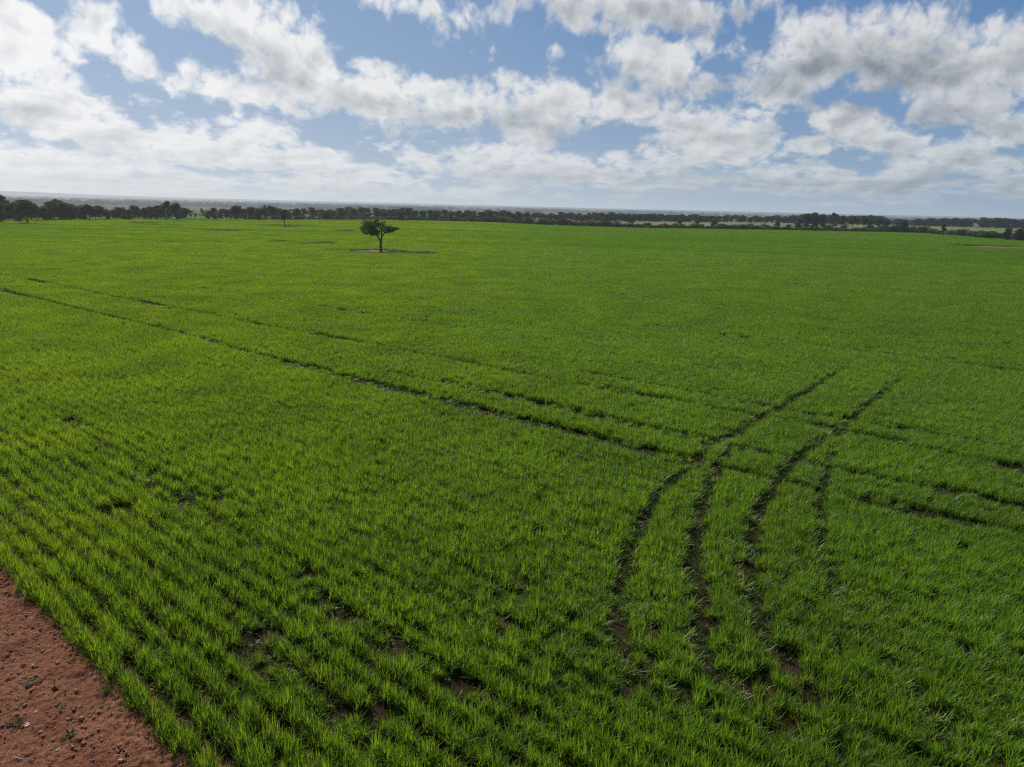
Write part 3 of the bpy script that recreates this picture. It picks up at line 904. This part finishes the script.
    # middle, single and double row of separate round trees
    mids = [262, 268, 291, 297, 304, 311, 318, 326, 333, 339, 347, 352, 359, 366, 373, 381, 388, 397, 403, 409, 418, 424, 431, 437, 446, 451, 457, 462, 470, 476, 481, 487, 493, 502, 506]
    for i, px in enumerate(mids):
        base = P(basep, px); dist = 6 / math.tan((base - hz(px)) / 774.0) * .98
        top = P(prof, px) + r.uniform(-.3, 1.6)
        if px in (311, 446, 466, 493, 470): top += 2
        col = None
        if px in (318, 326, 352, 366): col = (1.7, 1.75, 1.3, 1)
        tr('eucalyptus_tree', r.choice(['spread', 'dense', 'dense', 'spread', 'ragged']) if col is None else 'ragged', px, dist + r.uniform(-8, 14), base - top + .6,
           ('dark rounded tree in the treeline behind the middle of the field' if col is None else 'paler open tree in the treeline left of the lone tree'),
           G2 if col is None else 'paler trees left of the lone tree', r.uniform(1.25, 1.65), col)
    px = 255
    while px < 520:
        px += r.uniform(5, 9); base = P(basep, px); dist = 6 / math.tan((base - hz(px)) / 774.0) + r.uniform(14, 50)
        tr('eucalyptus_tree', 'thicket', px, dist, r.uniform(8.5, 11.5), 'dark rounded tree in the treeline behind the middle of the field', G2, r.uniform(1.6, 2.1))
    # -- dark wood on the right, 330-420 m away
    G3 = 'trees of the dark wood beyond the pasture'
    topw = [(500, 213), (560, 213), (575, 213), (590, 211.5), (600, 211.5), (610, 213), (640, 212.5), (680, 213.5), (700, 214), (740, 214.5), (770, 214.5), (785, 213), (800, 213), (830, 214),
            (842, 213), (855, 214), (866, 217), (890, 216.5), (910, 217), (940, 216), (970, 216), (1000, 218.5), (1060, 220)]
    basw = [(500, 220.5), (600, 221), (760, 222), (800, 223), (890, 224), (1000, 226.5), (1060, 228)]
    for rowi, (dd, st, up) in enumerate(((0, 4.6, 1.2), (26, 5.4, .4), (60, 8.5, -.4))):
        px = 505.0
        while px < 1062:
            px += r.uniform(.75, 1.35) * st
            if px > 860 and r.uniform() < .22: continue
            base = P(basw, px); d0 = 6 / math.tan((base - hz(px)) / 774.0)
            top = P(topw, px) + r.uniform(-.3, 1.6) - up * .3
            if rowi == 0: top += 1.2
            if 690 < px < 745 and rowi == 0 and r.uniform() < .5: continue
            tr('wood_tree', r.choice(['thicket', 'thicket', 'dense', 'spread']), px, d0 + dd + r.uniform(0, 10), base - top + (-1 if rowi else 0),
               'dark tree in the wood along the far side of the pasture', G3, r.uniform(1.7, 2.4), (lambda q: (q, q, q * .95, 1))(r.uniform(.5, .85)))
    # a raised clump and single trees in front of it
    for px, top, base, kind, wd, lab, v, dist, col in [
        (787, 209.5, 224, 'dense', 1.2, 'left tree of the tall clump rising above the right hand wood', 0, 322, .8),
        (795, 207, 224, 'dense', 1.2, 'tallest bushy tree of the clump above the right hand wood', 1, 320, .8),
        (802, 210, 224, 'dense', 1.0, 'right tree of the tall clump above the right hand wood', 2, 324, .8),
        (813, 208.0, 224, 'spread', .8, 'spindly open topped tree right of the tall clump', 0, 318, 1.0),
        (821, 211, 224, 'tall', 1.1, 'slim tree between the spindly tree and the rounded ones', 2, 318, .9),
        (831, 211.5, 224, 'spread', 1.2, 'flat domed tree on the skyline right of the spindly tree', 1, 330, .8),
        (842, 211, 224, 'tall', 1.3, 'pointed tree on the skyline right of the domed tree', 4, 330, .8),
        (856, 212, 224, 'spread', 1.0, 'leaning topped tree at the right end of the skyline group', 0, 330, .75),
        (847, 215, 225, 'dense', 1.1, 'low dark tree below the pointed skyline tree', 3, 322, .8),
        (863, 215, 225, 'dense', 1.0, 'short tree right of the leaning topped tree', 0, 326, .8),
        (780, 215, 227.5, 'dense', 1.1, 'dark olive tree growing from the shrub belt below the tall clump', 2, 285, 1.1),
        (815, 214, 227.5, 'ragged', 1.2, 'loose olive tree in the shrub belt below the spindly tree', 2, 285, 1.5),
        (875, 218, 230, 'ragged', 1.1, 'ragged tree in the shrub belt right of the skyline group', 4, 285, 1.1),
        (880, 217, 230, 'dense', .8, 'narrow dark tree close beside the ragged tree', 1, 288, .9),
        (918, 221, 232, 'tall', 1.3, 'single upright tree in the shrub belt against the pasture', 2, 262, 1.0),
        (979, 224, 235, 'dense', 1.1, 'round dark tree first of the row at the far right', 0, 240, .8),
        (990, 223.5, 235.5, 'dense', 1.2, 'largest round dark tree of the row at the far right', 1, 238, .75),
        (999, 225, 236, 'dense', 1.0, 'round dark tree third of the row at the far right', 3, 238, .85),
        (1008, 221, 236, 'spread', 1.2, 'spreading tree near the right edge behind the shrubs', 2, 238, .8),
        (1018, 220, 237, 'dense', 1.3, 'tall dark tree at the right edge of the field', 4, 238, .8),
        (1032, 222, 238, 'dense', 1.3, 'dark tree just past the right edge of the field', 2, 236, .8),
        (668, 218, 227, 'spread', 1.2, 'low grey tree in the shrub belt left of its neighbours', 3, 268, 1.5),
        (684, 219, 228, 'dense', 1.2, 'bushy tree in the shrub belt standing before the pasture', 3, 268, 1.2),
        (700, 219, 228, 'dense', 1.3, 'dark rounded tree in the shrub belt below the wood', 0, 268, .9),
        (574, 216, 226, 'ragged', 1.2, 'pale loose tree at the left start of the shrub belt', 2, 262, 1.9),
        (594, 217, 227, 'ragged', 1.3, 'pale loose tree where the pasture strip begins', 4, 262, 1.9),
        (621, 219, 228, 'spread', 1.0, 'small tree just right of the start of the pasture strip', 2, 262, 1.2),
        (748, 219, 228, 'ragged', 1.2, 'thin tree in the shrub belt left of the olive tree', 2, 280, 1.5),
        (760, 220, 228, 'dense', 1.0, 'small dark tree in the shrub belt between thin and olive trees', 4, 280, .9)]:
        tr('paddock_tree', kind, px, dist, base - top, lab, None, wd, (col, col, col * .95, 1), v)
    # -- shrub belt along the far edge of the wheat
    edge = [(255, 219.2, 3.4), (318, 219.5, 3.6), (350, 219.8, 4), (420, 220.6, 4.6), (500, 223, 6), (560, 226, 7.4), (600, 227, 6.2), (640, 228, 5), (760, 229, 5), (890, 230.5, 5.6), (930, 232.5, 6.4), (960, 234.5, 7.2), (1023, 237.6, 9), (1062, 240, 9)]
    ex = [e[0] for e in edge]
    px = 253.0; cols = [(.8, .9, .7), (1.25, 1.2, .8), (1.7, 1.5, .8), (.75, .72, .6), (1.0, 1.05, 1.0), (.6, .65, .5), (1.5, 1.55, 1.3), (1.2, .95, .7)]
    while px < 1062:
        k = np.interp(px, ex, [e[2] for e in edge]); px += (2.2 + k * .42) * r.uniform(.75, 1.25)
        by = np.interp(px, ex, [e[1] for e in edge]); d0 = 6 / math.tan((by - hz(px)) / 774.0)
        x, y = bearing(px, d0 + r.uniform(-1, 2)); hpx = k * r.uniform(.6, 1.0)
        m = bushes[int(r.integers(0, 7))]; c = cols[int(r.integers(0, 8))]; h = hpx / px_per_m(d0)
        if px < 520: zone, g = 'low shrub in the thin belt at the foot of the treeline', 'low shrubs at the foot of the treeline'
        elif px < 960: zone, g = 'scrubby bush in the shrub belt between wheat and pasture', 'bushes between wheat and pasture'
        else: zone, g = 'scrubby bush at the foot of the far right trees', 'bushes at the far right'
        plant('shrub', m[0], m[1], x, y, h, r.uniform(-.4, .4) + (0 if r.uniform() < .5 else math.pi), zone, 'bush', g, r.uniform(1.0, 1.5), (*[q * r.uniform(.8, 1.15) for q in c], 1), ('foliage', 'stems'), 1.25)
    # second, more open line of the belt
    px = 505.0
    while px < 1040:
        px += r.uniform(9, 20)
        by = np.interp(px, ex, [e[1] for e in edge]) - 2.0; d0 = 6 / math.tan((by - hz(px)) / 774.0)
        x, y = bearing(px, d0); m = bushes[int(r.integers(0, 7))]; c = cols[int(r.integers(0, 8))]
        plant('shrub', m[0], m[1], x, y, r.uniform(2.6, 4.2) / px_per_m(d0), r.uniform(-.4, .4), 'scrubby bush in the shrub belt between wheat and pasture' if px < 960 else 'scrubby bush at the foot of the far right trees', 'bush',
              'bushes between wheat and pasture' if px < 960 else 'bushes at the far right', r.uniform(1.1, 1.6), (*c, 1), ('foliage', 'stems'), 1.25)


def build_distance():
    r = np.random.default_rng(9)
    # scattered scrub and shelter belts over the plain
    C, S = [], []
    for i in range(26000):
        d = 480 * math.exp(r.uniform(0, 1) * math.log(16)); a = R(r.uniform(-43, 43))
        x, y = d * math.sin(a), d * math.cos(a)
        g = mn.noise(Vector((x / d * 9, math.log(d) * 7, 2))) + .5 * mn.noise(Vector((x * .004, y * .004, 7)))
        belt = abs(mn.noise(Vector((x * .0011, y * .0022, 20)))) < .03
        if g < .22 and not belt and r.uniform() > .10: continue
        if d < (560 if x < 20 else 820): continue
        C.append((x, y)); S.append(r.uniform(1.6, 4.3))
    C = np.array(C); S = np.array(S); n = len(C)
    VV = []
    for k in range(7):
        a = r.uniform(0, 6.28, n); e = r.uniform(.35, 1.0, n) * S; ww = r.uniform(.25, .8, n) * S
        cx_ = C[:, 0] + r.normal(0, .45, n) * S; cy_ = C[:, 1] + r.normal(0, .45, n) * S
        dx, dy = np.cos(a) * ww, np.sin(a) * ww; z0 = r.uniform(0, .25, n) * S
        VV.append(np.stack([np.stack([cx_ - dx, cy_ - dy, z0], 1), np.stack([cx_ + dx, cy_ + dy, z0 * .5], 1),
                            np.stack([cx_ + dx * .7, cy_ + dy * .6, e], 1), np.stack([cx_ - dx * .5, cy_ - dy * .7, e * .85], 1)], 1).reshape(-1, 3))
    V = np.concatenate(VV); F = np.arange(len(V)).reshape(-1, 4)
    link('distant_woodland', mesh_np('distant_woodland', V, [F], M_FARWOOD), kind='stuff', label='hazy scrub and tree belts over the distant plain', category='woodland')
    # low rise on the horizon at the left
    n = 90; V = []
    for i in range(n + 1):
        a = R(-60 + 75 * i / n); px = 512 + 731 * math.tan(a) * .97
        h = 52 * math.exp(-((px + 40) / 170) ** 2) + 12 * math.exp(-((px - 330) / 260) ** 2) + 4 * mn.noise(Vector((i * .35, 0, 0)))
        for dd, hh in ((10500, -5), (12000, max(h, .5)), (14500, -5)):
            V.append((dd * math.sin(a), dd * math.cos(a), hh))
    F = np.array([[i * 3 + j, (i + 1) * 3 + j, (i + 1) * 3 + j + 1, i * 3 + j + 1] for i in range(n) for j in range(2)])
    link('hills', mesh_np('hills', V, [F], M_HILL, smooth=True), kind='structure', label='faint low hills along the left horizon')


# ------------------------------------------------------------------ sky
def build_world():
    w = bpy.data.worlds.new('World'); SC.world = w; w.use_nodes = True
    k = NT(w.node_tree)
    out = k.n('ShaderNodeOutputWorld'); bg = k.n('ShaderNodeBackground')
    D = k.n('ShaderNodeTexCoord').outputs['Generated']
    s = k.n('ShaderNodeSeparateXYZ'); k.put(s.inputs[0], D)
    X, Y, Z = s.outputs
    az = k.m('MULTIPLY', k.m('ARCTAN2', X, Y), 57.2958)
    el = k.m('MULTIPLY', k.m('ARCSINE', k.m('MINIMUM', k.m('MAXIMUM', Z, -1.0), 1.0)), 57.2958)
    elp = k.m('MAXIMUM', el, 0.0)
    sky = k.n('ShaderNodeTexSky', sky_type='NISHITA'); sky.sun_disc = False
    sky.sun_elevation = SUN_EL; sky.sun_rotation = SUN_AZ; sky.air_density = 1.0; sky.dust_density = .6; sky.ozone_density = 1.6
    clear = k.mix(1.0, sky.outputs[0], (.10, .10, .10), 'MULTIPLY')
    # deep blue of the clear gaps, paler to the west and toward the horizon
    westf = k.mr(az, -45, 30, smooth=True)
    blue = k.mix(westf, (.33, .455, .655), (.118, .238, .465))
    blue = k.mix(k.mr(elp, 3, 14), k.mix(westf, (.40, .52, .68), (.20, .335, .52)), blue)
    vis = k.mr(elp, 16, 34)
    clear = k.mix(vis, blue, clear)
    # ---- clouds
    comb = k.n('ShaderNodeCombineXYZ'); k.put(comb.inputs[0], az); k.put(comb.inputs[1], el); Q = comb.outputs[0]
    blobs = [  # centre px, radii px, tilt deg (down to the right +), weight
        (215, 18, 78, 26, 10, 1.0), (290, 52, 100, 46, 28, 1.05), (232, 90, 78, 22, 8, .8), (360, 92, 95, 36, 18, 1.05), (455, 104, 100, 32, 6, 1.05), (535, 112, 90, 40, 0, 1.1),
        (5, 18, 50, 26, 25, 1.0), (25, 62, 74, 38, 8, 1.0), (40, 105, 105, 34, 8, 1.0), (95, 132, 110, 34, 8, 1.0), (205, 150, 110, 30, 5, .95), (262, 134, 52, 24, 12, .85),
        (60, 162, 150, 30, 0, .95), (330, 166, 120, 26, 8, .9), (500, 158, 110, 26, 4, .8), (425, 160, 70, 22, 20, .6),
        (96, 28, 34, 44, 20, .62), (132, 52, 34, 36, 10, .62), (135, 96, 30, 14, 20, .45),
        (430, 8, 90, 20, 6, .6), (440, 28, 34, 20, 50, .5), (645, 4, 150, 30, 3, 1.0), (590, 26, 60, 24, 10, .75), (700, 48, 50, 34, 50, .48), (555, 50, 20, 14, 0, .5),
        (648, 66, 90, 34, 14, 1.0), (630, 104, 70, 24, 16, .8), (700, 134, 86, 34, 14, 1.0), (755, 138, 64, 28, 8, .8), (690, 160, 120, 26, 2, .75),
        (850, 50, 130, 42, -4, 1.0), (940, 60, 125, 46, 4, 1.1), (780, 88, 64, 20, 10, .85), (965, 106, 80, 26, 6, .9), (1040, 128, 80, 30, 0, .9),
        (845, 124, 66, 26, 10, .9), (905, 146, 96, 20, 14, .9), (820, 146, 60, 18, 6, .7), (970, 162, 140, 26, 2, .75), (790, 172, 150, 22, 0, .6), (560, 172, 260, 26, 0, .8), (60, 178, 320, 24, 0, .9), (850, 184, 260, 22, 0, .85), (360, 190, 300, 16, 0, .8),
    ]
    acc = None; low = None
    sx = 0.075
    for (px, py, rx, ry, t, wgt) in blobs:
        a0, e0 = sky_dir(px, py)
        mp = k.mapping(Q, loc=(a0, e0, 0), rot=(0, 0, R(-t)), scale=(rx * sx * 1.18, ry * sx * 1.18, 1), kind='TEXTURE')
        g = k.n('ShaderNodeTexGradient', gradient_type='SPHERICAL'); k.put(g.inputs[0], mp)
        v = k.m('MULTIPLY', g.outputs['Fac'], wgt)
        acc = v if acc is None else k.m('SMOOTH_MAX', acc, v, .12)
        if rx * ry > 1900:
            ss = k.n('ShaderNodeSeparateXYZ'); k.put(ss.inputs[0], mp)
            lw = k.m('MULTIPLY', k.m('MULTIPLY', ss.outputs[1], -1.0), v)
            low = lw if low is None else k.m('ADD', low, lw)
        # y within the blob: how far below its middle -> shaded base
    # everything beyond the frame gets broken cumulus too
    off = k.m('MAXIMUM', k.mr(elp, 15, 20), k.mr(k.m('ABSOLUTE', az), 38, 46))
    acc = k.m('MAXIMUM', acc, k.m('MULTIPLY', off, .22))
    elg = k.m('MULTIPLY', k.m('LOGARITHM', k.m('ADD', elp, 2.0), math.e), 12.0)
    c2 = k.n('ShaderNodeCombineXYZ'); k.put(c2.inputs[0], az); k.put(c2.inputs[1], elg); N0 = c2.outputs[0]
    warp = k.n('ShaderNodeTexNoise', noise_dimensions='2D'); k.put(warp.inputs['Vector'], N0)
    warp.inputs['Scale'].default_value = .35; warp.inputs['Detail'].default_value = 3
    N1 = k.vm('ADD', N0, k.vm('SCALE', k.vm('SUBTRACT', warp.outputs['Color'], (.5, .5, .5)), s=1.1))

    def dens(vec):
        f = k.noise(vec, .28, 9, .545, 0.0, '2D', 2.1)
        v = k.n('ShaderNodeTexVoronoi', voronoi_dimensions='2D', feature='SMOOTH_F1'); k.put(v.inputs['Vector'], vec)
        v.inputs['Scale'].default_value = .7; v.inputs['Detail'].default_value = 3; v.inputs['Roughness'].default_value = .55; v.inputs['Smoothness'].default_value = .6
        return k.m('ADD', k.m('MULTIPLY', f, 1.0), k.m('MULTIPLY', k.m('SUBTRACT', .45, v.outputs['Distance']), .22))
    n1 = dens(N1)
    def soft(vec): return k.noise(vec, .30, 5, .50, 0.0, '2D', 2.1)
    s1, s2 = soft(N1), soft(k.vm('ADD', N1, (-.5, .8, 0)))
    body = k.m('ADD', k.m('MULTIPLY', k.m('POWER', acc, .72), 1.75), k.m('MULTIPLY', k.m('SUBTRACT', n1, .54), 2.35))
    alpha = k.mr(body, .30, 1.02, smooth=True)
    thick = k.mr(body, .7, 1.9, smooth=True)
    rel = k.m('MULTIPLY', k.m('SUBTRACT', s1, s2), 1.55)
    under = k.m('MINIMUM', k.m('MAXIMUM', k.m('MULTIPLY', low, 1.3), -.14), .34)
    lit = k.m('ADD', k.m('SUBTRACT', k.mix(westf, (.98, .98, .98), (.80, .80, .80)), k.m('MULTIPLY', thick, .44)), k.m('SUBTRACT', rel, under), clamp=True)
    bright = k.mix(westf, (.97, .97, .97), (.70, .715, .73))
    dark = k.mix(westf, (.53, .56, .60), (.225, .26, .31))
    cc = k.mix(lit, dark, bright)
    # edges pick up blue
    col = k.mix(k.m('MULTIPLY', alpha, .97), clear, cc)
    # horizon veil
    veil = k.m('EXPONENT', k.m('MULTIPLY', elp, -.31))
    veil = k.m('MULTIPLY', veil, .95)
    vc = k.mix(k.mr(az, -36, 34), (.74, .765, .79), (.37, .455, .535))
    col = k.mix(veil, col, vc)
    # below the horizon
    col = k.mix(k.mr(el, -1.5, -.3), (.10, .12, .06), col)
    k.put(bg.inputs[0], col); bg.inputs[1].default_value = 1.0
    k.nt.links.new(bg.outputs[0], out.inputs[0])
    w.cycles.sampling_method = 'MANUAL'; w.cycles.sample_map_resolution = 512
    sun = bpy.data.lights.new('sun', 'SUN'); sun.energy = 5.0; sun.angle = R(.6); sun.color = (1.0, .95, .86)
    so = bpy.data.objects.new('sun', sun); COL.objects.link(so)
    v = Vector((math.sin(SUN_AZ) * math.cos(SUN_EL), math.cos(SUN_AZ) * math.cos(SUN_EL), math.sin(SUN_EL)))
    so.rotation_euler = v.to_track_quat('Z', 'Y').to_euler(); so.location = v * 60


def build_camera():
    c = bpy.data.cameras.new('camera'); o = bpy.data.objects.new('camera', c); COL.objects.link(o)
    c.sensor_width = 36; c.lens = 36 * FOCAL_PX / 1024; c.clip_end = 120000; c.clip_start = .1
    fwd = Vector((0, math.cos(PITCH), -math.sin(PITCH)))
    q = fwd.to_track_quat('-Z', 'Y').to_matrix()
    q = q @ Matrix.Rotation(ROLL, 3, 'Z')
    o.location = (0, 0, CAM_H); o.rotation_euler = q.to_euler()
    SC.camera = o


build_world(); build_camera()
build_ground(); build_clods(); build_wheat(); build_lone_tree(); build_trees(); build_distance()
SC.view_settings.view_transform = 'Standard'; SC.view_settings.look = 'None'; SC.view_settings.exposure = 0; SC.view_settings.gamma = 1
SC.cycles.max_bounces = 5; SC.cycles.diffuse_bounces = 3; SC.cycles.transmission_bounces = 3; SC.cycles.use_denoising = False
SC.cycles.pixel_filter_type = 'BLACKMAN_HARRIS'; SC.cycles.filter_width = 1.3
SC.render.film_transparent = False
